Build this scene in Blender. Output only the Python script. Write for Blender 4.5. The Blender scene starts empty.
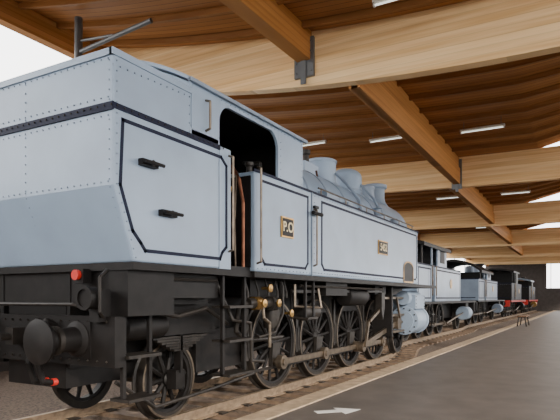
import bpy, bmesh, math, random
from mathutils import Vector, Matrix
random.seed(4)
CAMZ=1.42
# ------------------------------------------------------------ materials
def nm(name):
    m=bpy.data.materials.new(name); m.use_nodes=True
    nt=m.node_tree; b=nt.nodes['Principled BSDF']
    return m,nt,b
def paint(name,col,rough=0.45,metal=0.0,var=0.12,scale=3.0,bump=0.0,emit=None,spec=0.5):
    m,nt,b=nm(name)
    tc=nt.nodes.new('ShaderNodeTexCoord')
    n=nt.nodes.new('ShaderNodeTexNoise'); n.inputs['Scale'].default_value=scale; n.inputs['Detail'].default_value=6
    nt.links.new(tc.outputs['Object'],n.inputs['Vector'])
    r=nt.nodes.new('ShaderNodeValToRGB')
    r.color_ramp.elements[0].position=0.3; r.color_ramp.elements[1].position=0.7
    r.color_ramp.elements[0].color=[c*(1-var) for c in col]+[1]
    r.color_ramp.elements[1].color=[min(1,c*(1+var)) for c in col]+[1]
    nt.links.new(n.outputs['Fac'],r.inputs['Fac']); nt.links.new(r.outputs['Color'],b.inputs['Base Color'])
    b.inputs['Roughness'].default_value=rough; b.inputs['Metallic'].default_value=metal
    b.inputs['Specular IOR Level'].default_value=spec
    if bump>0:
        bp=nt.nodes.new('ShaderNodeBump'); bp.inputs['Strength'].default_value=bump; bp.inputs['Distance'].default_value=0.02
        nt.links.new(n.outputs['Fac'],bp.inputs['Height']); nt.links.new(bp.outputs['Normal'],b.inputs['Normal'])
    if emit:
        b.inputs['Emission Color'].default_value=(*emit[0],1); b.inputs['Emission Strength'].default_value=emit[1]
    return m
def wood(name,c1,c2,axis,period,grain=(0.6,10,10),rough=0.55,line=0.55):
    """planks/laminations: seams repeat along `axis` every `period` metres."""
    m,nt,b=nm(name); L=nt.links
    tc=nt.nodes.new('ShaderNodeTexCoord')
    mp=nt.nodes.new('ShaderNodeMapping'); mp.inputs['Scale'].default_value=grain
    n=nt.nodes.new('ShaderNodeTexNoise'); n.inputs['Scale'].default_value=1.0; n.inputs['Detail'].default_value=5
    L.new(tc.outputs['Object'],mp.inputs['Vector']); L.new(mp.outputs['Vector'],n.inputs['Vector'])
    sp=nt.nodes.new('ShaderNodeSeparateXYZ'); L.new(tc.outputs['Object'],sp.inputs[0])
    d=nt.nodes.new('ShaderNodeMath'); d.operation='DIVIDE'; d.inputs[1].default_value=period
    L.new(sp.outputs[axis],d.inputs[0])
    fr=nt.nodes.new('ShaderNodeMath'); fr.operation='FRACT'; L.new(d.outputs[0],fr.inputs[0])
    lt=nt.nodes.new('ShaderNodeMath'); lt.operation='LESS_THAN'; lt.inputs[1].default_value=0.09; L.new(fr.outputs[0],lt.inputs[0])
    fl=nt.nodes.new('ShaderNodeMath'); fl.operation='FLOOR'; L.new(d.outputs[0],fl.inputs[0])
    wn=nt.nodes.new('ShaderNodeTexWhiteNoise'); wn.noise_dimensions='1D'; L.new(fl.outputs[0],wn.inputs['W'])
    ad=nt.nodes.new('ShaderNodeMath'); ad.operation='MULTIPLY_ADD'; ad.inputs[1].default_value=0.35; L.new(wn.outputs['Value'],ad.inputs[0])
    mu=nt.nodes.new('ShaderNodeMath'); mu.operation='MULTIPLY'; mu.inputs[1].default_value=0.8; L.new(n.outputs['Fac'],mu.inputs[0])
    L.new(mu.outputs[0],ad.inputs[2])
    r=nt.nodes.new('ShaderNodeValToRGB'); r.color_ramp.elements[0].position=0.25; r.color_ramp.elements[1].position=0.8
    r.color_ramp.elements[0].color=(*c1,1); r.color_ramp.elements[1].color=(*c2,1); L.new(ad.outputs[0],r.inputs['Fac'])
    mx=nt.nodes.new('ShaderNodeMix'); mx.data_type='RGBA'; mx.blend_type='MULTIPLY'
    ml=nt.nodes.new('ShaderNodeMath'); ml.operation='MULTIPLY'; ml.inputs[1].default_value=line; L.new(lt.outputs[0],ml.inputs[0])
    L.new(ml.outputs[0],mx.inputs[0]); L.new(r.outputs['Color'],mx.inputs[6]); mx.inputs[7].default_value=(0.25,0.18,0.12,1)
    L.new(mx.outputs[2],b.inputs['Base Color']); b.inputs['Roughness'].default_value=rough
    b.inputs['Specular IOR Level'].default_value=0.2
    return m
M={}
M['grey']=paint('loco_grey_paint',(0.265,0.345,0.45),0.36,var=0.10,scale=1.6)
M['grey2']=paint('old_grey_paint',(0.205,0.26,0.335),0.5,var=0.14,scale=2)
M['navy']=paint('dark_lining',(0.006,0.009,0.028),0.6,spec=.2)
M['black']=paint('sooty_black',(0.009,0.0075,0.007),0.55,var=0.4,scale=8,spec=0.25)
M['iron']=paint('worn_iron',(0.022,0.018,0.015),0.5,0.2,var=0.4,scale=10,spec=.4)
M['steel']=paint('oiled_steel',(0.17,0.135,0.10),0.38,0.8,var=0.35,scale=9)
M['brass']=paint('brass',(0.42,0.25,0.08),0.38,0.9,var=.3,scale=8)
M['copper']=paint('copper',(0.22,0.09,0.05),0.42,0.8,var=.3,scale=8)
M['cream']=paint('cream_enamel',(0.80,0.66,0.40),0.5)
M['red']=paint('signal_red',(0.6,0.03,0.02),0.4)
M['rail']=paint('rail_steel',(0.34,0.25,0.17),0.4,0.6,var=0.3,scale=12)
M['sleeper']=paint('sleeper_wood',(0.15,0.10,0.065),0.85,var=0.35,scale=7,bump=0.4)
M['ballast']=paint('ballast',(0.13,0.095,0.07),0.95,var=0.6,scale=28,bump=1.0)
M['floor']=paint('asphalt_floor',(0.125,0.107,0.094),0.5,var=0.2,scale=2.2,bump=0.05)
M['kerb']=paint('kerb_concrete',(0.40,0.295,0.195),0.8,var=0.25,scale=6,bump=0.2)
M['white']=paint('white_marking',(0.75,0.74,0.7),0.7)
M['lampw']=paint('lamp_housing',(0.55,0.51,0.45),0.5)
M['tube']=paint('tube_lit',(0.9,0.95,0.9),0.5,emit=((0.95,1.0,0.9),1.2))
M['wallm']=paint('wall_dark_plaster',(0.06,0.05,0.045),0.85,var=0.2)
M['ext']=paint('outside_ground',(0.20,0.19,0.17),0.9)
M['frame']=paint('window_frame_steel',(0.45,0.45,0.45),0.5,0.3)
M['post']=paint('post_steel',(0.14,0.145,0.15),0.45,0.5)
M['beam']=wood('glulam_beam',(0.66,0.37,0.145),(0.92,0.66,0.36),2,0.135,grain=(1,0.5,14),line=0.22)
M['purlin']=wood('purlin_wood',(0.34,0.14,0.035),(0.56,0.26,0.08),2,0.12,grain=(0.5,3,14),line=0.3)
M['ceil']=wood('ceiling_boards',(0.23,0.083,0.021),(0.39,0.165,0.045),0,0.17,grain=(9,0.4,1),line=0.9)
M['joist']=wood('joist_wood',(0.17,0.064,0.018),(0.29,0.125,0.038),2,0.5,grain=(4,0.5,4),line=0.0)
M['bench']=wood('bench_wood',(0.12,0.07,0.04),(0.22,0.13,0.08),0,0.3)
M['coal']=paint('coal',(0.015,0.015,0.016),0.6,var=0.5,scale=20,bump=0.8)
# ------------------------------------------------------------ builder
class B:
    def __init__(s): s.bm=bmesh.new(); s.mats=[]
    def mi(s,m):
        if m not in s.mats: s.mats.append(m)
        return s.mats.index(m)
    def faces(s,vs,fs,m,smooth=False):
        i=s.mi(m); bv=[s.bm.verts.new(v) for v in vs]
        for f in fs:
            try:
                fc=s.bm.faces.new([bv[k] for k in f]); fc.material_index=i; fc.smooth=smooth
            except ValueError: pass
    def box(s,m,x0,x1,y0,y1,z0,z1):
        v=[(x,y,z) for z in (z0,z1) for y in (y0,y1) for x in (x0,x1)]
        s.faces(v,[(0,2,3,1),(4,5,7,6),(0,1,5,4),(2,6,7,3),(0,4,6,2),(1,3,7,5)],m)
    def prism(s,m,poly,axis,a0,a1,smooth=False):
        """poly 2D; axis 'y': poly is (x,z); axis 'x': (y,z); axis 'z': (x,y)"""
        def P(p,a):
            return {'y':(p[0],a,p[1]),'x':(a,p[0],p[1]),'z':(p[0],p[1],a)}[axis]
        n=len(poly); v=[P(p,a0) for p in poly]+[P(p,a1) for p in poly]
        s.faces(v,[tuple(range(n))[::-1],tuple(range(n,2*n))]+[(i,(i+1)%n,n+(i+1)%n,n+i) for i in range(n)],m,smooth)
    def cyl(s,m,p0,p1,r,seg=16,r1=None,caps=True):
        p0=Vector(p0);p1=Vector(p1);d=(p1-p0)
        if d.length<1e-6: return
        q=d.to_track_quat('Z','Y'); r1=r if r1 is None else r1
        v=[];n=seg
        for p,rr in ((p0,r),(p1,r1)):
            for k in range(n):
                a=2*math.pi*k/n; v.append(p+q@Vector((rr*math.cos(a),rr*math.sin(a),0)))
        i=s.mi(m); bv=[s.bm.verts.new(x) for x in v]
        for k in range(n):
            f=s.bm.faces.new((bv[k],bv[(k+1)%n],bv[n+(k+1)%n],bv[n+k])); f.material_index=i; f.smooth=True
        if caps:
            f=s.bm.faces.new(bv[:n][::-1]); f.material_index=i
            f=s.bm.faces.new(bv[n:]); f.material_index=i
    def lathe(s,m,c,axis,prof,seg=28):
        """prof list of (r,h) along axis from point c"""
        c=Vector(c); q=Vector(axis).to_track_quat('Z','Y'); i=s.mi(m); rings=[]
        for r,h in prof:
            rings.append([s.bm.verts.new(c+q@Vector((max(r,1e-4)*math.cos(2*math.pi*k/seg),max(r,1e-4)*math.sin(2*math.pi*k/seg),h))) for k in range(seg)])
        for a,b in zip(rings,rings[1:]):
            for k in range(seg):
                f=s.bm.faces.new((a[k],a[(k+1)%seg],b[(k+1)%seg],b[k])); f.material_index=i; f.smooth=True
    def tube(s,m,pts,r,seg=8):
        for a,b in zip(pts,pts[1:]): s.cyl(m,a,b,r,seg)
        for p in pts[1:-1]: s.ball(m,p,r,8,5)
    def ball(s,m,c,r,u=10,v=6,sc=(1,1,1)):
        mat=Matrix.Translation(c)@Matrix.Diagonal((*sc,1))
        g=bmesh.ops.create_uvsphere(s.bm,u_segments=u,v_segments=v,radius=r,matrix=mat)
        i=s.mi(m)
        for ve in g['verts']:
            for f in ve.link_faces: f.material_index=i; f.smooth=True
    def rivets(s,m,p0,p1,step,r=0.012):
        p0=Vector(p0);p1=Vector(p1);n=max(1,int((p1-p0).length/step))
        for k in range(n+1):
            c=p0.lerp(p1,k/n); i=s.mi(m)
            vs=[s.bm.verts.new(c+Vector(o)*r) for o in ((1,0,0),(-1,0,0),(0,1,0),(0,-1,0),(0,0,1),(0,0,-1))]
            for a,b_,c_ in ((0,2,4),(2,1,4),(1,3,4),(3,0,4),(2,0,5),(1,2,5),(3,1,5),(0,3,5)):
                f=s.bm.faces.new((vs[a],vs[b_],vs[c_])); f.material_index=i; f.smooth=True
    def stripe(s,m,poly,y,w=0.022,closed=True,t=0.006):
        n=len(poly)
        for k in range(n if closed else n-1):
            a=Vector((poly[k][0],poly[k][1])); b=Vector((poly[(k+1)%n][0],poly[(k+1)%n][1]))
            d=(b-a).normalized(); nn=Vector((-d.y,d.x))*w/2; a2=a-d*w/2; b2=b+d*w/2
            q=[a2-nn,b2-nn,b2+nn,a2+nn]
            s.prism(m,[(p.x,p.y) for p in q],'y',y,y+t)
    def done(s,name,parent=None,bevel=0.0):
        bmesh.ops.recalc_face_normals(s.bm,faces=s.bm.faces[:])
        for e in s.bm.edges:
            if len(e.link_faces)==2:
                try:
                    if e.calc_face_angle()>0.62: e.smooth=False
                except ValueError: pass
        me=bpy.data.meshes.new(name)
        s.bm.to_mesh(me); s.bm.free()
        for m in s.mats: me.materials.append(M[m])
        o=bpy.data.objects.new(name,me); bpy.context.scene.collection.objects.link(o)
        if bevel>0:
            md=o.modifiers.new('bevel','BEVEL'); md.width=bevel; md.segments=2; md.limit_method='ANGLE'; md.angle_limit=math.radians(50)
        if parent: o.parent=parent
        return o
def empty(name,loc=(0,0,0)):
    e=bpy.data.objects.new(name,None); bpy.context.scene.collection.objects.link(e); return e
def text(name,body,size,loc,parent,mat,rot=(math.pi/2,0,0)):
    c=bpy.data.curves.new(name,'FONT'); c.body=body; c.size=size; c.extrude=0.003; c.offset=0.002; c.align_x='CENTER'; c.align_y='CENTER'
    o=bpy.data.objects.new(name,c); o.location=loc; o.rotation_euler=rot; c.materials.append(M[mat])
    bpy.context.scene.collection.objects.link(o); o.parent=parent
def wheel(b,x,yf,r,ns,side=-1,tire='iron',body='black',z=None,weight=None):
    """spoked wheel; outer face at yf, facing side (-1 = towards -Y)"""
    z=r if z is None else z; s=side
    b.lathe(tire,(x,yf,z),(0,-s,0),[(r-0.07,0.0),(r-0.005,0.0),(r,0.01),(r,0.10),(r+0.028,0.115),(r+0.028,0.135),(r-0.07,0.135),(r-0.07,0.0)],40)
    b.lathe('steel',(x,yf-0.002*-s,z),(0,s,0),[(r-0.03,0.0),(r-0.004,0.0),(r-0.004,0.003),(r-0.03,0.003),(r-0.03,0)],40)
    b.lathe(body,(x,yf,z),(0,-s,0),[(r-0.11,0.02),(r-0.069,0.015),(r-0.069,0.12),(r-0.11,0.11),(r-0.11,0.02)],40)
    b.lathe(body,(x,yf,z),(0,-s,0),[(0,-0.03),(0.07,-0.03),(0.10,0.0),(r*0.2,0.02),(r*0.2,0.14),(0,0.14)],20)
    for k in range(ns):
        a=2*math.pi*k/ns+0.1
        p0=(x+math.cos(a)*r*0.15,yf-s*0.06,z+math.sin(a)*r*0.15); p1=(x+math.cos(a)*(r-0.09),yf-s*0.06,z+math.sin(a)*(r-0.09))
        b.cyl(body,p0,p1,0.034,6,0.024)
    if weight is not None:
        pts=[]
        for k in range(13):
            a=weight-0.75+1.5*k/12; pts.append((x+math.cos(a)*(r-0.08),z+math.sin(a)*(r-0.08)))
        b.prism(body,pts,'y',yf-s*0.01,yf-s*0.12)
# ------------------------------------------------------------ main locomotive
def main_loco():
    E=empty('steam_locomotive'); YN,YF,YC=3.6,6.6,5.1
    b=B() # bunker
    prof=[(3.63,1.75),(3.39,2.41),(3.39,3.56),(4.46,3.56),(4.46,3.2),(4.95,3.2),(4.95,1.75)]
    b.prism('grey',prof,'y',YN,YF)
    b.done('coal_bunker',E,0.02)
    b=B()
    b.box('grey',3.37,4.46,YN-.012,YN+.03,3.54,3.60); b.box('grey',3.37,3.41,YN,YF,3.54,3.60)
    b.box('navy',3.375,4.95,YN-.014,YN,3.075,3.125); b.box('navy',3.37,3.39,YN-.012,YF,3.06,3.13)
    b.rivets('grey2',(3.378,YN-.01,3.45),(4.42,YN-.01,3.50),.085,.010)
    b.rivets('iron',(3.42,YN-.018,3.10),(5.0,YN-.018,3.10),.085,.011)
    b.rivets('iron',(3.366,YN,3.10),(3.366,YF,3.10),.085,.011)
    for zz in (3.52,3.18,3.02,2.44):
        b.rivets('grey2',(3.386,YN+.06,zz),(3.386,YF-.06,zz),.085,.010)
    for yy in (YN+.045,4.79,6.5):
        b.rivets('grey2',(3.386,yy,2.46),(3.386,yy,3.5),.08,.010)
        b.rivets('grey2',(3.395,yy,2.39),(3.625,yy,1.8),.08,.010)
    b.rivets('grey2',(3.62,YN+.06,1.81),(3.62,YF-.06,1.81),.085,.010)
    b.rivets('grey2',(3.43,YN-.004,3.14),(3.43,YN-.004,3.5),.08,.010)
    b.rivets('grey2',(3.43,YN-.004,2.42),(3.43,YN-.004,3.04),.08,.010)
    b.rivets('grey2',(3.43,YN-.004,2.42),(3.66,YN-.004,1.79),.08,.010)
    b.rivets('grey2',(4.42,YN-.004,3.14),(4.42,YN-.004,3.5),.08,.010)
    b.done('bunker_rivets_and_bands',E)
    b=B(); 
    for k in range(60): b.ball('coal',(random.uniform(3.5,4.35),random.uniform(3.75,6.45),3.56+random.uniform(-.02,.02)),random.uniform(.05,.11),6,4)
    b.done('coal_load',E)
    b=B() # cab shell
    for y0,y1 in ((YN,YN+.04),(YF-.04,YF)):
        b.box('grey',4.46,4.95,y0,y1,3.10,3.70)
        b.box('grey',4.95,5.17,y0,y1,1.75,3.12)
        b.box('grey',4.95,6.27,y0,y1,3.60,3.70)
        b.box('grey',6.27,6.98,y0,y1,2.98,3.70)
        R=.22
        for cx,sx in ((4.95,1),(6.27,-1)):
            pts=[(cx,3.605)]+[(cx+sx*(R-R*math.sin(a)),3.605-(R-R*math.cos(a))) for a in [math.pi/2*k/8 for k in range(9)]]
            b.prism('grey',pts,'y',y0+.001,y1-.001)
    def arc(y0,y1,zb,rise,n=24):
        return [(y0+(y1-y0)*k/n, zb+rise*(1-(2*k/n-1)**2)) for k in range(n+1)]
    b.prism('grey',[(YF-.04,3.12),(YN+.04,3.12)]+arc(YN+.04,YF-.04,3.68,.42),'x',4.5,4.54)
    b.prism('grey',[(YF-.04,2.9),(YN+.04,2.9)]+arc(YN+.04,YF-.04,3.68,.42),'x',6.93,6.97)
    top=arc(YN-.03,YF+.03,3.70,.45); bot=arc(YN-.03,YF+.03,3.66,.45)
    b.prism('grey',top+bot[::-1],'x',4.40,7.05)
    b.box('grey2',4.40,7.05,YN-.045,YN-.005,3.66,3.70)
    b.rivets('grey2',(4.98,YN-.004,3.64),(6.9,YN-.004,3.64),.09,.009)
    b.rivets('grey2',(6.93,YN-.004,3.05),(6.93,YN-.004,3.62),.09,.009)
    b.rivets('grey2',(6.33,YN-.004,3.05),(6.33,YN-.004,3.5),.09,.009)
    b.done('cab_shell',E,0.006)
    b=B() # cab interior
    b.box('black',4.96,6.9,3.68,6.5,1.72,1.80)
    b.box('black',4.952,4.975,3.7,6.5,1.8,3.2)
    b.box('black',4.56,4.60,3.66,6.5,3.2,3.68)
    b.box('black',6.88,6.92,3.66,6.5,3.0,3.7)
    b.box('black',4.6,6.88,3.66,6.5,3.66,3.69)
    b.box('black',5.675,5.695,3.66,4.42,1.8,2.94)  # black plate paints doorway shade onto the tank's rear face
    b.box('black',4.6,6.88,6.5,6.54,1.8,3.0)
    b.lathe('black',(6.55,YC,2.75),(1,0,0),[(0,0),(.7,0),(.74,.05),(.74,.4)],28)
    b.box('black',5.8,6.9,4.5,5.7,1.8,2.6)
    for dy,dz in ((-.3,.4),(.1,.45),(.35,.3),(-.5,.1)):
        b.cyl('brass',(6.48,YC+dy,2.75+dz),(6.54,YC+dy,2.75+dz),.08,16)
    b.tube('iron',[(6.3,3.9,3.0),(6.3,3.9,3.25),(6.5,4.3,3.35)],.025); b.lathe('iron',(5.95,3.85,3.0),(0,0,1),[(.04,0),(.04,.12),(.06,.14),(.06,.18),(0,.2)],12)
    b.tube('copper',[(5.64,3.74,1.8),(5.64,3.74,2.6),(5.64,3.8,2.9),(5.7,3.95,3.1)],.022)
    b.tube('brass',[(5.60,3.92,1.8),(5.60,3.92,2.75)],.018); b.ball('brass',(5.60,3.92,2.78),.045)
    b.tube('steel',[(5.62,3.84,1.8),(5.58,3.83,2.4),(5.64,3.84,2.95)],.014)
    b.box('black',5.2,5.42,3.9,4.3,1.8,2.3)
    b.done('cab_backhead_and_controls',E)
    b=B() # side tanks
    for y0,y1 in ((YN,4.4),(5.8,YF)):
        b.box('grey',5.70,7.265,y0,y1,1.75,3.0)
        b.box('grey',7.27,13.0,y0,y1,1.75,3.0)
    b.box('grey',5.70,5.9,YN+.05,YF-.05,1.75,1.8)
    b.done('side_tanks',E,0.025)
    b=B() # lining and tank fittings
    y=YN-.006
    b.stripe('navy',[(3.50,3.0),(4.98,3.0),(5.08,2.92),(5.08,2.0),(5.0,1.93),(4.96,1.86),(3.78,1.86),(3.72,1.93),(3.62,2.03),(3.47,2.42)],y,.034)
    b.stripe('navy',[(5.84,2.90),(7.14,2.90),(7.14,1.93),(7.06,1.85),(5.92,1.85),(5.84,1.93)],y,.034)
    b.stripe('navy',[(7.62,2.90),(12.86,2.90),(12.90,2.84),(12.90,1.92),(12.82,1.86),(7.70,1.86),(7.62,1.94)],y,.038)
    b.box('navy',5.66,13.03,YN-.012,YN,2.985,3.015)
    b.box('grey2',7.255,7.285,YN-.012,YN,1.75,3.0)
    b.rivets('grey2',(7.3,y,2.96),(12.97,y,2.96),.1,.01); b.rivets('grey2',(7.3,y,1.80),(12.97,y,1.80),.1,.01)
    b.rivets('grey2',(5.75,y,1.79),(7.2,y,1.79),.1,.01)
    b.rivets('grey2',(7.35,y,1.8),(7.35,y,2.95),.09,.01); b.rivets('grey2',(12.96,y,1.8),(12.96,y,2.95),.09,.01)
    b.box('black',3.64,5.17,YN+.01,YF-.01,1.68,1.75); b.box('black',5.70,14.9,YN+.01,YF-.01,1.68,1.75)
    b.box('black',5.17,5.70,YN+.06,YF-.06,1.68,1.75)
    pts=[(11.85,1.78),(12.6,1.78),(12.6,2.1)]+[(12.225+.375*math.cos(a),2.1+.14*math.sin(a)) for a in [math.pi*k/8 for k in range(1,8)]]+[(11.85,2.1)]
    b.prism('black',pts,'y',YN-.008,YN)
    b.stripe('brass',pts,YN-.014,.03,True,.008)
    for (hx,hz) in ((3.78,2.67),(4.05,2.24)):
        b.box('black',hx-.09,hx+.12,YN-.06,YN,hz-.03,hz+.03); b.cyl('black',(hx-.10,YN-.09,hz),(hx+.16,YN-.09,hz),.018,8)
        b.cyl('black',(hx+.02,YN,hz),(hx+.02,YN-.09,hz),.03,8)
    b.box('black',7.30,7.42,YN-.05,YN,2.76,2.80); b.cyl('black',(7.2,YN-.06,2.68),(7.5,YN-.06,2.68),.03,8)
    for x0,z0,z1 in ((5.13,1.95,3.05),(5.74,1.85,3.05),(4.70,3.22,3.55),(7.33,1.9,2.75)):
        b.tube('steel',[(x0,YN,z0),(x0,YN-.06,z0+.02),(x0,YN-.06,z1-.02),(x0,YN,z1)],.014)
    b.tube('steel',[(7.6,YN+.05,3.12),(12.8,YN+.05,3.12)],.014)
    for k in range(6): b.cyl('steel',(7.7+k,YN+.05,3.0),(7.7+k,YN+.05,3.12),.01,6)
    for fx in (8.3,11.2): 
        b.lathe('grey',(fx,4.0,3.0),(0,0,1),[(.2,0),(.2,.09),(.17,.12),(0,.13)],20)
    b.done('lining_and_fittings',E)
    b=B() # plates
    for px_,w,pz in ((6.5,.34,2.38),(10.45,.56,2.42)):
        b.box('brass',px_-w/2,px_+w/2,YN-.02,YN,pz-.14,pz+.14); b.box('black',px_-w/2+.022,px_+w/2-.022,YN-.024,YN-.019,pz-.118,pz+.118)
    b.done('number_plates',E)
    text('plate_lettering','P.O',.19,(6.5,YN-.028,2.38),E,'cream'); text('plate_number','5452',.2,(10.45,YN-.028,2.42),E,'cream')
    b=B() # boiler
    b.lathe('grey',(6.95,YC,3.08),(1,0,0),[(0,0),(.86,0),(.86,5.6),(.88,5.6),(.88,7.4),(.84,7.5),(.80,7.52),(0,7.52)],40)
    for k in range(7): b.lathe('grey2',(7.6+k*.85,YC,3.08),(1,0,0),[(.86,0),(.872,0),(.872,.05),(.86,.05)],40)
    b.lathe('grey2',(14.47,YC,3.08),(1,0,0),[(.66,0),(.66,.04),(.6,.1),(.2,.2),(0,.2)],32)
    b.box('grey2',12.6,14.5,4.55,5.65,1.75,2.4)
    b.done('boiler',E)
    b=B()
    def dome(x,r,z0,z1,flat=False,m='grey'):
        if flat: b.lathe(m,(x,YC,z0),(0,0,1),[(r*1.2,0),(r*1.2,.06),(r,.1),(r,z1-z0-.1),(r*1.06,z1-z0-.1),(r*1.06,z1-z0-.05),(r*.9,z1-z0-.02),(r*.5,z1-z0),(0,z1-z0+.01)],28)
        else: b.lathe(m,(x,YC,z0),(0,0,1),[(r*1.25,0),(r*1.05,.1),(r,.2)]+[(r*math.cos(a),z1-z0-r*.6+r*.6*math.sin(a)) for a in [math.pi/2*k/7 for k in range(8)]],28)
    dome(10.75,.33,3.80,4.44,True); dome(12.15,.38,3.80,4.52); dome(13.35,.27,3.85,4.33,True,'grey2')
    b.lathe('grey2',(12.15,YC,3.95),(0,0,1),[(.39,0),(.395,0),(.395,.04),(.38,.04)],28)
    b.box('grey',9.5,10.1,YC-.25,YC+.25,3.8,4.12)
    for yy in (-.12,.12): b.lathe('iron',(9.8,YC+yy,4.1),(0,0,1),[(.06,0),(.06,.2),(.09,.22),(.09,.3),(0,.32)],14)
    b.lathe('grey2',(14.15,YC,3.85),(0,0,1),[(.40,0),(.30,.14),(.27,.25),(.27,.5),(.33,.54),(.33,.62),(.28,.64),(.22,.64),(.22,.4),(0,.4)],28)
    b.tube('grey2',[(8.4,4.55,3.0),(8.4,4.42,3.35),(10.6,4.38,3.42),(12.5,4.38,3.34),(13.0,4.5,3.0)],.035)
    b.tube('copper',[(9.2,4.35,3.05),(9.2,4.40,3.5),(9.8,4.75,3.95)],.02)
    b.tube('grey2',[(10.75,4.75,4.1),(10.75,4.5,3.85),(10.9,4.25,3.5),(11.0,4.25,3.0)],.03); b.tube('grey2',[(12.15,4.72,4.1),(12.2,4.42,3.75),(12.3,4.2,3.3),(12.3,4.2,3.0)],.03)
    for k in range(4): b.cyl('steel',(7.6+1.6*k,4.30,3.3),(7.6+1.6*k,4.22,3.3),.02,6)
    b.lathe('grey2',(11.55,4.1,3.0),(0,0,1),[(.16,0),(.16,.22),(.07,.28),(.07,.38),(.11,.40),(0,.44)],16)
    b.lathe('grey2',(12.6,4.05,3.0),(0,0,1),[(.12,0),(.12,.25),(.07,.3),(0,.32)],16)
    b.box('grey2',8.9,9.5,4.1,4.5,3.0,3.35); b.box('grey2',9.9,10.2,4.1,4.4,3.0,3.3)
    b.cyl('steel',(7.4,YC-.35,4.05),(7.4,YC-.35,4.3),.035,10); b.ball('brass',(7.4,YC-.35,4.32),.06)
    b.done('domes_and_chimney',E)
    b=B() # frame
    for yy in (4.52,5.60): b.box('black',3.69,14.8,yy,yy+.05,.72,1.68)
    b.box('black',5.3,12.8,4.6,5.55,1.1,1.68); b.box('black',3.7,5.2,3.95,6.25,1.35,1.68)
    b.box('black',3.72,5.4,4.62,5.55,.5,1.34)  # added black box, painted-in darkness hiding the far trailing wheel
    b.box('black',5.6,7.0,4.45,5.7,.45,1.0)
    b.box('black',6.2,7.2,4.0,6.2,1.44,1.67)
    b.box('black',3.55,3.68,3.75,6.45,.78,1.25); b.box('iron',14.8,14.92,3.95,6.25,.78,1.25)
    b.box('black',3.66,4.3,3.70,3.95,1.25,1.68); b.box('black',4.3,5.17,3.78,3.95,1.42,1.68)
    for yy in (4.23,5.97):
        b.lathe('black',(3.55,yy,1.03),(-1,0,0),[(.17,0),(.17,.03),(.12,.06),(.10,.36),(.06,.36),(.06,.38),(.19,.40),(.205,.44),(.15,.465),(0,.47)],28)
        b.lathe('iron',(3.3,yy,1.03),(-1,0,0),[(.11,0),(.135,0),(.135,.05),(.11,.05)],24)
        b.box('black',3.53,3.56,yy-.18,yy+.18,.85,1.2)
        b.lathe('black',(14.92,yy,1.03),(1,0,0),[(.17,0),(.15,.03),(.12,.06),(.10,.3),(.06,.3),(.06,.4),(.22,.42),(.235,.46),(0,.49)],24)
    b.rivets('iron',(3.545,3.85,.83),(3.545,6.35,.83),.12,.016); b.rivets('iron',(3.545,3.85,1.2),(3.545,6.35,1.2),.12,.016)
    b.box('iron',3.42,3.55,YC-.06,YC+.06,.95,1.12); b.tube('iron',[(3.45,YC,1.03),(3.25,YC,1.04),(3.2,YC,1.12),(3.28,YC,1.16)],.035)
    for dy in (-.08,.08): b.tube('iron',[(3.27,YC+dy,1.05),(3.22,YC+dy,.7),(3.22,YC+dy,.45)],.018)
    b.cyl('iron',(3.22,YC-.12,.45),(3.22,YC+.12,.45),.03,8)
    for yy in (4.55,4.68,5.5): 
        b.tube('black',[(3.55,yy,1.15),(3.44,yy,1.2),(3.36,yy,1.05),(3.34,yy,.8),(3.40,yy,.62),(3.5,yy,.60)],.03,10)
        b.cyl('red',(3.5,yy,.60),(3.55,yy,.60),.036,10)
    b.cyl('red',(3.56,4.25,1.64),(3.52,4.25,1.64),.05,14); b.box('black',3.56,3.66,4.18,4.32,1.56,1.70)
    b.lathe('black',(3.47,3.92,1.42),(-1,0,0),[(.0,0),(.10,0),(.10,.10),(.11,.10),(.11,.13),(.08,.13),(.08,.11),(0,.11)],20)
    b.box('black',3.46,3.6,3.86,3.98,1.2,1.5)
    b.tube('iron',[(3.5,3.85,1.25),(3.42,3.8,1.3),(3.42,3.8,1.6),(3.55,3.85,1.68)],.016,8)
    b.tube('iron',[(3.52,4.0,1.3),(3.46,4.2,1.36),(3.46,6.0,1.36),(3.52,6.2,1.3)],.018,8)
    b.box('black',3.70,3.74,3.80,3.84,.45,1.4); b.box('black',4.05,4.09,3.80,3.84,.45,1.4); b.box('iron',3.68,4.12,3.70,3.95,.44,.47); b.box('iron',3.68,4.12,3.70,3.95,.85,.88)
    for xx in (5.2,5.66): b.box('black',xx-.02,xx+.02,3.72,3.76,.5,1.7)
    for zz in (.5,.9,1.3): b.box('iron',5.18,5.68,3.62,3.88,zz,zz+.03)
    b.box('black',4.35,5.55,4.10,4.2,1.0,1.35); b.box('black',4.87,5.03,4.16,4.3,.36,.58)
    for k in range(6): b.box('iron',4.95-.48+k*.07,4.95+.48-k*.07,4.14,4.24,.98-.03*k-.025,.98-.03*k)
    b.box('black',4.93,4.97,4.14,4.24,.55,1.05)
    b.lathe('black',(3.95,4.1,1.12),(1,0,0),[(0,0),(.12,.02),(.14,.05),(.14,.55),(.12,.6),(0,.62)],18)
    b.done('frame_and_buffers',E)
    b=B() # wheels
    for sd,yf in ((-1,4.32),(1,5.88)):
        wheel(b,4.95,yf,.46,10,sd); wheel(b,13.75,yf,.46,10,sd)
        for xx in DR: wheel(b,xx,yf,.70,14,sd,weight=math.pi/2 if sd<0 else 0)
    for xx,zz in [(4.95,.46),(13.75,.46)]+[(x_,.70) for x_ in DR]: b.cyl('iron',(xx,4.35,zz),(xx,5.85,zz),.08,14)
    b.done('wheels',E)
    b=B() # motion
    zc=.70; dx,dz=-.08,-.27
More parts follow.
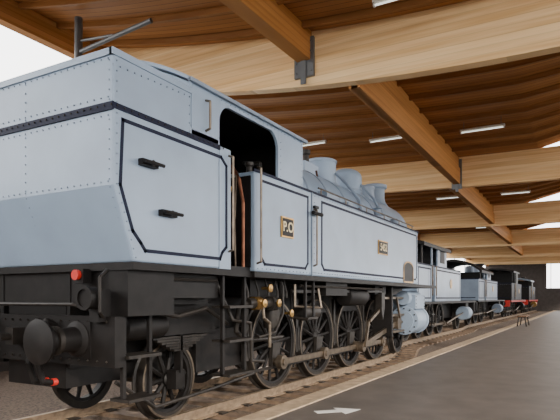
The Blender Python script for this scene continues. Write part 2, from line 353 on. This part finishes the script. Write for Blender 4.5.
    def rod(m,x0,z0,x1,z1,y0,y1,h):
        a=Vector((x0,z0));c=Vector((x1,z1));d=(c-a).normalized();n=Vector((-d.y,d.x))*h/2
        b.prism(m,[tuple(a-n),tuple(c-n),tuple(c+n),tuple(a+n)],'y',y0,y1)
    for x_ in DR:
        b.cyl('steel',(x_+dx,4.32,zc+dz),(x_+dx,4.08,zc+dz),.055,14); b.cyl('steel',(x_+dx,4.20,zc+dz),(x_+dx,4.10,zc+dz),.11,18)
        b.cyl('brass',(x_+dx,4.10,zc+dz),(x_+dx,4.085,zc+dz),.05,14)
        b.prism('iron',[(x_+.13,zc+.02),(x_-.13,zc+.02),(x_+dx-.1,zc+dz-.08),(x_+dx+.1,zc+dz-.08)],'y',4.27,4.33)
        b.box('iron',x_-.35,x_+.35,4.40,4.5,1.42,1.5); b.box('iron',x_-.28,x_+.28,4.40,4.5,1.36,1.42)
    rod('steel',DR[0]+dx,zc+dz,DR[-1]+dx,zc+dz,4.13,4.18,.09)
    rod('steel',DR[2]+dx,zc+dz,12.75,.82,4.02,4.08,.10); b.cyl('steel',(DR[2]+dx,4.2,zc+dz),(DR[2]+dx,3.98,zc+dz),.10,18)
    b.box('steel',12.62,12.88,3.96,4.14,.68,.98); b.box('steel',12.0,13.2,3.98,4.1,.99,1.04); b.box('steel',12.0,13.2,3.98,4.1,.60,.65)
    b.cyl('steel',(12.8,4.05,.83),(13.3,4.05,.83),.04,10)
    b.lathe('grey2',(13.2,4.0,.86),(1,0,0),[(0,-.02),(.24,-.02),(.24,.02),(.35,.03),(.35,.10),(.33,.11),(.33,.93),(.36,.94),(.36,1.03),(.25,1.08),(.1,1.1),(0,1.1)],30)
    for k in range(12):
        a=2*math.pi*k/12; b.cyl('iron',(13.2,4+.3*math.cos(a),.86+.3*math.sin(a)),(13.24,4+.3*math.cos(a),.86+.3*math.sin(a)),.02,6)
    b.box('grey2',13.3,14.15,3.74,4.4,1.15,1.5); b.lathe('grey2',(13.1,4.0,1.42),(1,0,0),[(0,0),(.17,0),(.18,.02),(.18,1.1),(.17,1.13),(0,1.14)],24)
    b.cyl('steel',(12.4,4.0,1.42),(13.1,4.0,1.42),.03,10)
    b.rivets('iron',(13.36,3.735,1.2),(13.36,3.735,1.46),.08,.015); b.rivets('iron',(14.1,3.735,1.2),(14.1,3.735,1.46),.08,.015)
    rod('steel',12.7,.95,12.45,1.42,3.92,3.96,.05); rod('steel',DR[2]+dx+.2,zc+.25,11.35,1.2,3.92,3.97,.06)
    rod('steel',DR[2]+dx,zc+dz,DR[2]+dx+.2,zc+.25,3.94,3.98,.07)
    b.prism('iron',[(11.3,.95),(11.42,1.2),(11.42,1.5),(11.3,1.66),(11.22,1.5),(11.22,1.15)],'y',3.88,4.02); rod('steel',11.35,1.42,12.45,1.42,3.95,3.99,.05)
    rod('iron',7.2,1.52,11.35,1.56,3.88,3.92,.045)
    b.box('black',11.0,11.7,3.95,4.5,1.5,1.68); b.box('black',11.95,12.05,3.9,4.5,.55,1.68)
    for x_ in DR:
        b.box('iron',x_-.80,x_-.72,4.34,4.42,.5,1.4); b.prism('iron',[(x_-.74,.55),(x_-.66,.5),(x_-.70,.95),(x_-.76,.9)],'y',4.33,4.44)
        b.tube('iron',[(x_+.5,4.3,1.6),(x_+.62,4.34,.9),(x_+.7,4.36,.25)],.016)
    rod('iron',6.6,.34,12.0,.34,4.28,4.31,.04)
    b.done('running_gear',E)
    b=B() # injectors, pipes under cab
    b.cyl('iron',(5.85,3.82,1.35),(6.55,3.82,1.35),.07,14); b.cyl('brass',(6.0,3.82,1.35),(6.14,3.82,1.35),.09,14); b.cyl('iron',(6.4,3.82,1.35),(6.5,3.82,1.35),.10,14)
    b.tube('iron',[(5.85,3.82,1.35),(5.7,3.85,1.3),(5.72,3.9,1.0),(6.0,3.95,.85),(7.0,3.95,.85)],.03,10)
    b.tube('iron',[(6.55,3.82,1.35),(6.8,3.85,1.4),(6.85,3.9,1.65)],.04,10)
    b.tube('steel',[(6.2,3.8,1.35),(6.2,3.78,1.15),(6.35,3.78,1.08),(6.35,3.78,.75)],.022,8)
    b.tube('iron',[(6.75,3.8,1.6),(6.72,3.78,1.2),(6.5,3.78,.95),(6.1,3.8,.9)],.018,8)
    b.tube('iron',[(5.3,3.9,1.6),(5.5,3.8,1.15),(5.9,3.8,1.1),(6.0,3.85,.6),(6.4,3.9,.55)],.02,8)
    for p in ((6.07,3.7,1.35),(6.45,3.7,1.35),(6.25,3.72,1.55),(6.9,3.75,1.2)):
        b.lathe('brass',p,(0,-1,0),[(.02,-.12),(.02,0),(.055,0),(.055,.02),(0,.03)],14)
    b.lathe('iron',(6.6,3.9,1.0),(0,0,1),[(0,0),(.11,0),(.12,.04),(.12,.25),(.06,.3),(0,.3)],16)
    b.lathe('iron',(7.35,3.85,1.2),(1,0,0),[(0,0),(.12,.02),(.13,.05),(.13,.5),(.11,.55),(0,.57)],18)
    b.tube('steel',[(7.0,3.74,1.62),(7.0,3.74,1.30),(7.9,3.74,1.26),(7.9,3.8,1.6)],.018,6)
    for k in range(5):
        xx=5.9+k*.26; b.tube('iron',[(xx,3.9,1.68),(xx+.03,3.86,1.5),(xx+.03,3.86,1.42)],.015,6)
    b.box('black',8.1,9.0,3.75,4.15,1.46,1.68); b.lathe('black',(9.4,4.0,1.45),(1,0,0),[(0,0),(.16,.02),(.18,.05),(.18,.9),(.16,.95),(0,.97)],20)
    b.tube('iron',[(7.2,3.75,1.6),(10.9,3.75,1.6)],.02,6); b.tube('iron',[(4.0,3.75,1.62),(5.1,3.75,1.62)],.02,6)
    b.tube('iron',[(4.1,3.9,1.3),(4.6,3.9,1.22),(5.1,3.9,1.3),(5.6,3.95,1.1)],.025,8); b.tube('iron',[(3.8,4.0,.6),(4.4,4.05,.25),(5.4,4.05,.3),(6.6,4.2,.34)],.022,8)
    b.box('iron',7.25,7.6,3.65,4.0,1.1,1.13); b.box('black',7.27,7.31,3.7,3.74,1.1,1.7); b.box('black',7.54,7.58,3.7,3.74,1.1,1.7)
    b.done('injector_and_pipes',E)
DR=[7.41,8.97,10.53,12.09]
main_loco()
# ------------------------------------------------------------ smaller locos
def small_loco(name,x0,yc,col,L=11.6,rh=3.3,wr=.62,roof='black',beam='black',tank=2.5,dome='grey2',rise=.2,nd=4):
    E=empty(name); hw=1.42; yn,yf=yc-hw,yc+hw
    b=B()
    bx=x0+.5
    for a,c,zt in ((bx,bx+1.3,tank),(bx+2.2,bx+6.4,tank)):
        if a==bx: b.box(col,a,c,yn,yf,1.3,zt)
        else:
            b.box(col,a,c,yn,yn+.55,1.3,zt); b.box(col,a,c,yf-.55,yf,1.3,zt)
    b.box(col,bx+1.3,bx+1.75,yn,yn+.04,1.3,tank); b.box(col,bx+1.3,bx+1.75,yf-.04,yf,1.3,tank)
    b.done('bunker_and_tanks',E,.02)
    b=B(); y=yn-.006
    b.stripe('navy',[(bx+.12,tank-.12),(bx+1.6,tank-.12),(bx+1.6,1.42),(bx+.12,1.42)],y,.05)
    b.stripe('navy',[(bx+2.35,tank-.12),(bx+6.25,tank-.12),(bx+6.25,1.42),(bx+2.35,1.42)],y,.05)
    b.box('navy',bx-.02,bx+6.42,yn-.012,yn,tank-.03,tank+.02)
    b.box('navy',bx-.012,bx,yn,yf,tank-.03,tank+.02); b.box('navy',bx-.012,bx,yn+.15,yf-.15,1.42,1.46)
    b.rivets('grey2',(bx-.004,yn+.1,tank-.1),(bx-.004,yf-.1,tank-.1),.12,.015)
    n=16
    rp=[(yn-.08+(2*hw+.16)*k/n,rh-rise+rise*(1-(2*k/n-1)**2)) for k in range(n+1)]
    b.prism(roof,rp+[(p[0],p[1]-.12) for p in rp[::-1]],'x',bx+.5,bx+4.3)
    for xx in (bx+.6,bx+1.85,bx+2.6): 
        for yy in (yn+.02,yf-.06): b.box('black' if xx<bx+1 else col,xx,xx+.07,yy,yy+.04,tank-.05,rh-rise)
    b.box(col,bx+3.9,bx+3.96,yn+.02,yf-.02,tank-.1,rh-rise+.02); b.box(col,bx+2.65,bx+3.95,yn+.01,yn+.04,tank-.05,rh-rise)
    b.prism('black',[(yn+.3,tank-.3),(yf-.3,tank-.3),(yf-.3,rh-rise),(yn+.3,rh-rise)],'x',bx+2.7,bx+2.76)
    b.box('black',bx+1.0,bx+2.5,yf-.05,yf-.02,tank-.05,rh-rise)
    b.box('black',bx+2.95,bx+3.6,yn+.0,yn+.012,tank+.15,rh-rise-.12)
    b.tube('steel',[(bx+1.72,yn-.04,1.5),(bx+1.72,yn-.04,tank)],.02); b.tube('steel',[(bx+2.24,yn-.04,1.5),(bx+2.24,yn-.04,tank)],.02)
    b.cyl('brass',(bx+4.6,yn-.02,1.95),(bx+4.6,yn,1.95),.18,20)
    b.done('cab_and_roof',E)
    b=B()
    br=.62; bz=2.2
    b.lathe(col,(bx+3.9,yc,bz),(1,0,0),[(0,0),(br,0),(br,4.5),(br+.04,4.52),(br+.04,5.6),(br,5.66),(0,5.7)],28)
    def dm(x,r,z1): b.lathe(dome,(x,yc,bz+br-.1),(0,0,1),[(r*1.3,0),(r,.15),(r,z1*.7),(r*.7,z1*.93),(0,z1)],20)
    dm(bx+5.2,.28,.65); dm(bx+7.0,.32,.8)
    b.lathe('black',(bx+8.8,yc,bz+br-.1),(0,0,1),[(.3,0),(.2,.15),(.19,.8),(.27,.86),(.27,.95),(.15,.96),(0,.9)],20)
    b.done('boiler_and_chimney',E)
    b=B()
    b.box('black',bx,x0+L-1.2,yn+.02,yf-.02,1.22,1.3)
    for yy in (yc-.55,yc+.5): b.box('black',bx,x0+L-1.2,yy,yy+.05,.55,1.22)
    b.box(beam,bx-.14,bx,yn+.1,yf-.1,.8,1.25); b.box(beam,x0+L-1.2,x0+L-1.06,yn+.1,yf-.1,.8,1.25)
    if beam=='red': b.box('red',bx,x0+L-1.2,yn,yn+.03,1.12,1.24)
    for yy in (yc-.87,yc+.87):
        b.lathe('black',(bx-.14,yy,1.03),(-1,0,0),[(.16,0),(.11,.05),(.1,.25),(.05,.25),(.05,.36),(.21,.37),(.22,.41),(0,.44)],18)
        b.lathe('black',(x0+L-1.06,yy,1.03),(1,0,0),[(.16,0),(.11,.05),(.1,.25),(.05,.25),(.05,.36),(.21,.37),(.22,.41),(0,.44)],18)
    for zz in (.45,.85): b.box('iron',bx+1.75,bx+2.2,yn,yn+.25,zz,zz+.03)
    for xx in (bx+1.76,bx+2.16): b.box('black',xx,xx+.03,yn+.1,yn+.13,.45,1.25)
    b.done('frame_and_buffers',E)
    b=B()
    xs=[bx+.9+k*(1.9 if nd<4 else 1.55) for k in range(nd)]
    for xx in xs:
        for sd,yf_ in ((-1,yc-.78),(1,yc+.78)): wheel(b,xx,yf_,wr,12,sd)
        b.cyl('iron',(xx,yc-.75,wr),(xx,yc+.75,wr),.08,12)
        b.cyl('steel',(xx,yc-.78,wr-.2),(xx,yc-.98,wr-.2),.08,12)
    b.box('steel',xs[0],xs[-1],yc-.96,yc-.91,wr-.24,wr-.16)
    b.lathe(dome,(x0+L-2.6,yc-1.08,.75),(1,0,0),[(0,0),(.28,0),(.3,.03),(.3,.75),(.27,.8),(0,.85)],20)
    b.box('black',x0+L-2.5,x0+L-1.9,yc-1.2,yc-.55,.95,1.22)
    for sd,yf_ in ((-1,yc-.78),(1,yc+.78)): wheel(b,x0+L-2.2,yf_,.45,10,sd)
    b.cyl('iron',(x0+L-2.2,yc-.75,.45),(x0+L-2.2,yc+.75,.45),.07,12)
    b.tube('steel',[(x0+L-2.6,yc-1.08,.75),(xs[-1],yc-1.05,wr-.2)],.035)
    b.done('wheels_and_rods',E)
small_loco('tank_locomotive',16.0,6.0,'grey',rh=3.4,tank=2.5)
small_loco('tank_locomotive',28.3,6.3,'grey2',rh=3.45,rise=.6,tank=2.4,nd=3,wr=.75)
small_loco('shunting_locomotive',41.6,6.3,'black',beam='red',dome='black',rh=3.6)
small_loco('shunting_locomotive',54.5,6.3,'black',beam='red',dome='brass',rh=3.3,roof='grey2')
# ------------------------------------------------------------ track & floor
def off(x):
    def ss(a,b_,v): t=max(0,min(1,(v-a)/(b_-a))); return t*t*(3-2*t)
    return .9*ss(12.6,18.0,x)+.3*ss(26,30,x)
b=B()
xs=[-6,0,6,12.6]+[13+.5*k for k in range(40)]+[36,71.5]
for yr in (4.38,5.82):
    for w,z0,z1 in ((.035,-.06,0.0),(.065,-.14,-.12),(.010,-.12,-.06)):
        n=len(xs); v=[]
        for x in xs:
            o=off(x); v+=[(x,yr+o-w,z0),(x,yr+o+w,z0),(x,yr+o+w,z1),(x,yr+o-w,z1)]
        f=[(0,1,2,3),(4*n-4,4*n-1,4*n-2,4*n-3)]
        for k in range(n-1):
            for j in range(4): f.append((4*k+j,4*k+4+j,4*k+4+(j+1)%4,4*k+(j+1)%4))
        b.faces(v,f,'rail')
x=-5.8
while x<71:
    o=off(x); b.box('sleeper',x-.12,x+.12,3.82+o,6.4+o,-.19,-.135); 
    for yr in (4.38,5.82): b.box('iron',x-.07,x+.07,yr+o-.13,yr+o+.13,-.137,-.115)
    x+=.62
b.done('railway_track')
b=B(); b.box('ballast',-6.98,71.98,3.67,11.19,-.6,-.19)
b.done('track_bed')
b=B(); b.box('floor',-6.98,71.98,-7.98,3.32,-.6,-.03); b.done('floor')
b=B(); 
for k in range(39): b.box('kerb',-6.9+k*1.98,-6.9+k*1.98+1.97,3.325,3.66,-.5,-.015)
b.done('kerb_stone',bevel=.012)
b=B(); b.box('ext',-60,140,-80,90,-.9,-.61); b.done('ground')
b=B()
c=Vector((6.45,2.80)); d=Vector((.72,-.69)).normalized(); n_=Vector((-d.y,d.x))
def q(a,w): p=c+d*a+n_*w; return (p.x,p.y)
b.prism('white',[q(-.32,-.07),q(.0,-.07),q(.0,-.20),q(.30,0),q(.0,.20),q(.0,.07),q(-.32,.07)],'z',-.03,-.027)
b.done('floor_arrow_marking')
# ------------------------------------------------------------ roof
BX=[10,20,30,40,50,60]; DZ=[.03,-.22,-.42,-.6,-.7,-.75]; KK=[.0115,.003,.0015,.001,.001,.001]
def topz(i,y):
    return CAMZ+5.2+DZ[i]+KK[i]*max(0,y-.5)**2
GS=[-3.0,1.5,2.8,3.8,4.5,5.0]
def gap(i,y): return min(1.0,.26*max(0,GS[i]-y))
YS=[-8+.5*k for k in range(40)]
for i,X in enumerate(BX):
    b=B(); v=[];n=len(YS)
    for y in YS:
        t=topz(i,y); bt=t-1.11 if i==0 else t-1.06
        v+=[(X,y,bt),(X+.24,y,bt),(X+.24,y,t),(X,y,t)]
    f=[(0,1,2,3),(4*n-4,4*n-1,4*n-2,4*n-3)]
    for k in range(n-1):
        for j in range(4): f.append((4*k+j,4*k+4+j,4*k+4+(j+1)%4,4*k+(j+1)%4))
    b.faces(v,f,'beam'); b.done('roof_beam')
def surf(i,x,y):
    """ceiling underside; bay i lies between beam i-1 and beam i"""
    if i==0: x0,x1=-7.0,10.0; z0=topz(0,y)+.1; z1=topz(0,y)+gap(0,y)
    elif i<len(BX): x0,x1=BX[i-1]+.1,BX[i]; z0=topz(i-1,y)-.05; z1=topz(i,y)+gap(i,y)
    else: x0,x1=BX[-1]+.1,72; z0=topz(len(BX)-1,y)-.05; z1=z0
    t=(x-x0)/(x1-x0); return z0+(z1-z0)*t
b=B(); bj=B(); YF_=[-8+.5*k for k in range(40)]
for i in range(len(BX)+1):
    x0=-7.0 if i==0 else BX[i-1]+.26; x1=71.9 if i==len(BX) else BX[i]-.01+.12
    ns=8; v=[];ny=len(YF_)
    for a in range(ns+1):
        x=x0+(x1-x0)*a/ns
        for y in YF_: v.append((x,y,surf(i,x,y)+.005))
    for a in range(ns+1):
        x=x0+(x1-x0)*a/ns
        for y in YF_: v.append((x,y,surf(i,x,y)+.12))
    N=(ns+1)*ny; f=[]
    for a in range(ns):
        for k in range(ny-1):
            p=a*ny+k; f.append((p,p+1,p+ny+1,p+ny)); f.append((N+p,N+p+ny,N+p+ny+1,N+p+1))
    for a in range(ns):
        p=a*ny; f.append((p,p+ny,N+p+ny,N+p)); p=a*ny+ny-1; f.append((p,N+p,N+p+ny,p+ny))
    for k in range(ny-1):
        f.append((k,N+k,N+k+1,k+1)); p=ns*ny+k; f.append((p,p+1,N+p+1,N+p))
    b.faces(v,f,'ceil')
    x=x0+.55
    while x<x1-.4:
        v=[]
        for y in YF_:
            s_=surf(i,x,y); v+=[(x,y,s_-.11),(x+.08,y,s_-.11),(x+.08,y,s_+.01),(x,y,s_+.01)]
        f=[(0,1,2,3)]
        for k in range(ny-1):
            for j in range(4): f.append((4*k+j,4*k+4+j,4*k+4+(j+1)%4,4*k+(j+1)%4))
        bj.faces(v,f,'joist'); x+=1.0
b.done('ceiling'); bj.done('ceiling_joists')
# purlins
b=B(); b.prism('purlin',[(-7,6.20),(10,6.28),(10,6.87),(-7,6.95)],'y',4.95,5.25); b.done('roof_purlin')
for k,(y,xa,xb,za,zb) in enumerate(((4.0,10.24,20,5.64,5.47),(4.3,20.24,30,5.45,5.25),(4.6,30.24,40,5.2,5.1),(4.9,40.24,50,5.1,5.0))):
    b=B(); b.prism('purlin',[(xa,za),(xb,zb),(xb,surf(k+1,xb-.01,y)-.02),(xa,surf(k+1,xa,y)-.02)],'y',y+.05,y+.19)
    b.prism('purlin',[(xa,za),(xb,zb),(xb,zb+.55),(xa,za+.55)],'y',y,y+.24)
    b.done('roof_purlin')
b=B(); b.box('post',9.93,10.0,4.88,5.32,5.95,6.75); b.box('post',9.9,9.93,5.04,5.16,5.8,6.8)
for zz in (6.05,6.25,6.45,6.65):
    for yy in (4.93,5.27): b.cyl('post',(9.93,yy,zz),(9.90,yy,zz),.018,8)
b.done('beam_bracket')
b=B(); b.box('post',19.93,20.0,3.95,4.3,5.3,6.35); b.box('post',19.9,19.93,4.06,4.16,5.2,6.4); b.done('beam_bracket')
b=B(); b.cyl('post',(8.1,9.65,-.185),(8.1,9.65,7.5),.085,16); b.tube('post',[(8.1,9.65,6.75),(8.1,7.55,6.92)],.05,10); b.tube('post',[(8.1,9.65,7.0),(8.1,8.6,6.88)],.03,8)
b.cyl('post',(8.1,9.65,-.185),(8.1,9.65,-.14),.2,20)
b.done('pipe_column')
b=B()
for i in range(len(BX)+1):
    x0=-6.9 if i==0 else BX[i-1]+.25; x1=71.9 if i==len(BX) else BX[i]
    b.prism('purlin',[(x0,surf(i,x0,11)-.55),(x1,surf(i,x1-.01,11)-.55),(x1,surf(i,x1-.01,11)),(x0,surf(i,x0,11))],'y',10.95,11.19)
b.done('eave_beam')
for i,X in enumerate(BX):
    for y in (10.7,-7.7):
        zf=-.19 if y>0 else -.03
        b=B(); b.box('post',X+.02,X+.22,y-.1,y+.1,zf,topz(i,y)-1.2); b.box('post',X-.06,X+.30,y-.18,y+.18,topz(i,y)-1.2,topz(i,y)-1.14); b.done('roof_column',bevel=.01)
def lamp(x,y,i):
    b=B(); z=surf(i,x,y)-.30
    b.box('lampw',x-.05,x+.05,y-.6,y+.6,z,z+.05); b.cyl('tube',(x,y-.56,z-.03),(x,y+.56,z-.03),.018,8)
    for yy in (y-.59,y+.56): b.box('lampw',x-.025,x+.025,yy,yy+.03,z-.06,z)
    for yy in (y-.5,y+.5): b.cyl('post',(x,yy,z+.05),(x,yy,z+.27),.008,6)
    b.done('fluorescent_lamp')
for i,x,ys in ((0,8.8,(-.2,2.6)),(1,16.2,(0,2.65,5.4,8.1)),(2,25.5,(0,2.8,5.6)),(3,35.5,(0,2.8,5.6)),(4,45,(1,4))):
    for y in ys: lamp(x,y,i)
# ------------------------------------------------------------ walls
b=B(); b.box('wallm',-7,72,11.2,11.4,-.6,3.3); b.done('wall_left')
b=B()
for k in range(16): b.box('frame',-5.2+k*4.9,-5.2+k*4.9+.06,11.25,11.33,3.3,8.0)
for zz in (3.3,): b.box('frame',-7,72,11.25,11.33,zz,zz+.07)
b.done('window_1')
b=B(); b.box('wallm',-7,72,-8.2,-8.0,-.6,1.7); b.done('wall_right')  # out of view; parapet raised to keep low sky light off the running gear
b=B()
for k in range(27): b.box('frame',-7+k*3,-7+k*3+.07,-8.15,-8.07,1.7,6.5)
for zz in (1.7,4.0): b.box('frame',-7,72,-8.15,-8.07,zz,zz+.07)
b.done('window_2')
b=B(); b.box('wallm',72,72.2,-8,11.4,-.6,2.6); b.box('wallm',72,72.2,4.5,11.4,2.6,6.5); b.done('wall_back')
b=B()
for k in range(7): b.box('frame',72.05,72.13,-8+k*2,-8+k*2+.07,2.6,6.5)
b.done('window_3')
b=B(); b.box('wallm',-7.2,-7,-8,11.4,-.6,2.2); b.done('wall_front')  # behind the camera; height chosen to darken the loco's underside
b=B()
for k in range(9): b.box('frame',-7.15,-7.07,-8+k*2.4,-8+k*2.4+.07,2.2,7.0)
b.done('window_4')
b=B()
for k in range(4): b.box('bench',30.0,31.7,2.80+k*.11,2.89+k*.11,.46,.50)
for xx in (30.15,31.5):
    b.tube('iron',[(xx,2.80,-.03),(xx,2.88,.46)],.03); b.tube('iron',[(xx,3.23,-.03),(xx,3.15,.46)],.03); b.box('iron',xx-.02,xx+.02,2.8,3.22,.43,.46)
b.done('bench')
# ------------------------------------------------------------ light
w=bpy.data.worlds.new('sky'); bpy.context.scene.world=w; w.use_nodes=True
bg=w.node_tree.nodes['Background']; bg.inputs['Color'].default_value=(1.0,0.98,0.96,1); bg.inputs['Strength'].default_value=5.6
sd=bpy.data.lights.new('sun','SUN'); sd.energy=5; sd.angle=math.radians(4); sd.color=(1,.92,.8)
so=bpy.data.objects.new('sun',sd); bpy.context.scene.collection.objects.link(so)
so.rotation_euler=Vector((.55,.75,-.36)).to_track_quat('-Z','Y').to_euler()
# ------------------------------------------------------------ camera
th=math.atan(310/544)
cd=bpy.data.cameras.new('camera'); cd.sensor_width=36; cd.lens=544/560*36; cd.shift_y=88/560; cd.clip_end=500
co=bpy.data.objects.new('camera',cd); co.location=(0,0,CAMZ); co.rotation_euler=(math.pi/2,0,th-math.pi/2)
bpy.context.scene.collection.objects.link(co); bpy.context.scene.camera=co
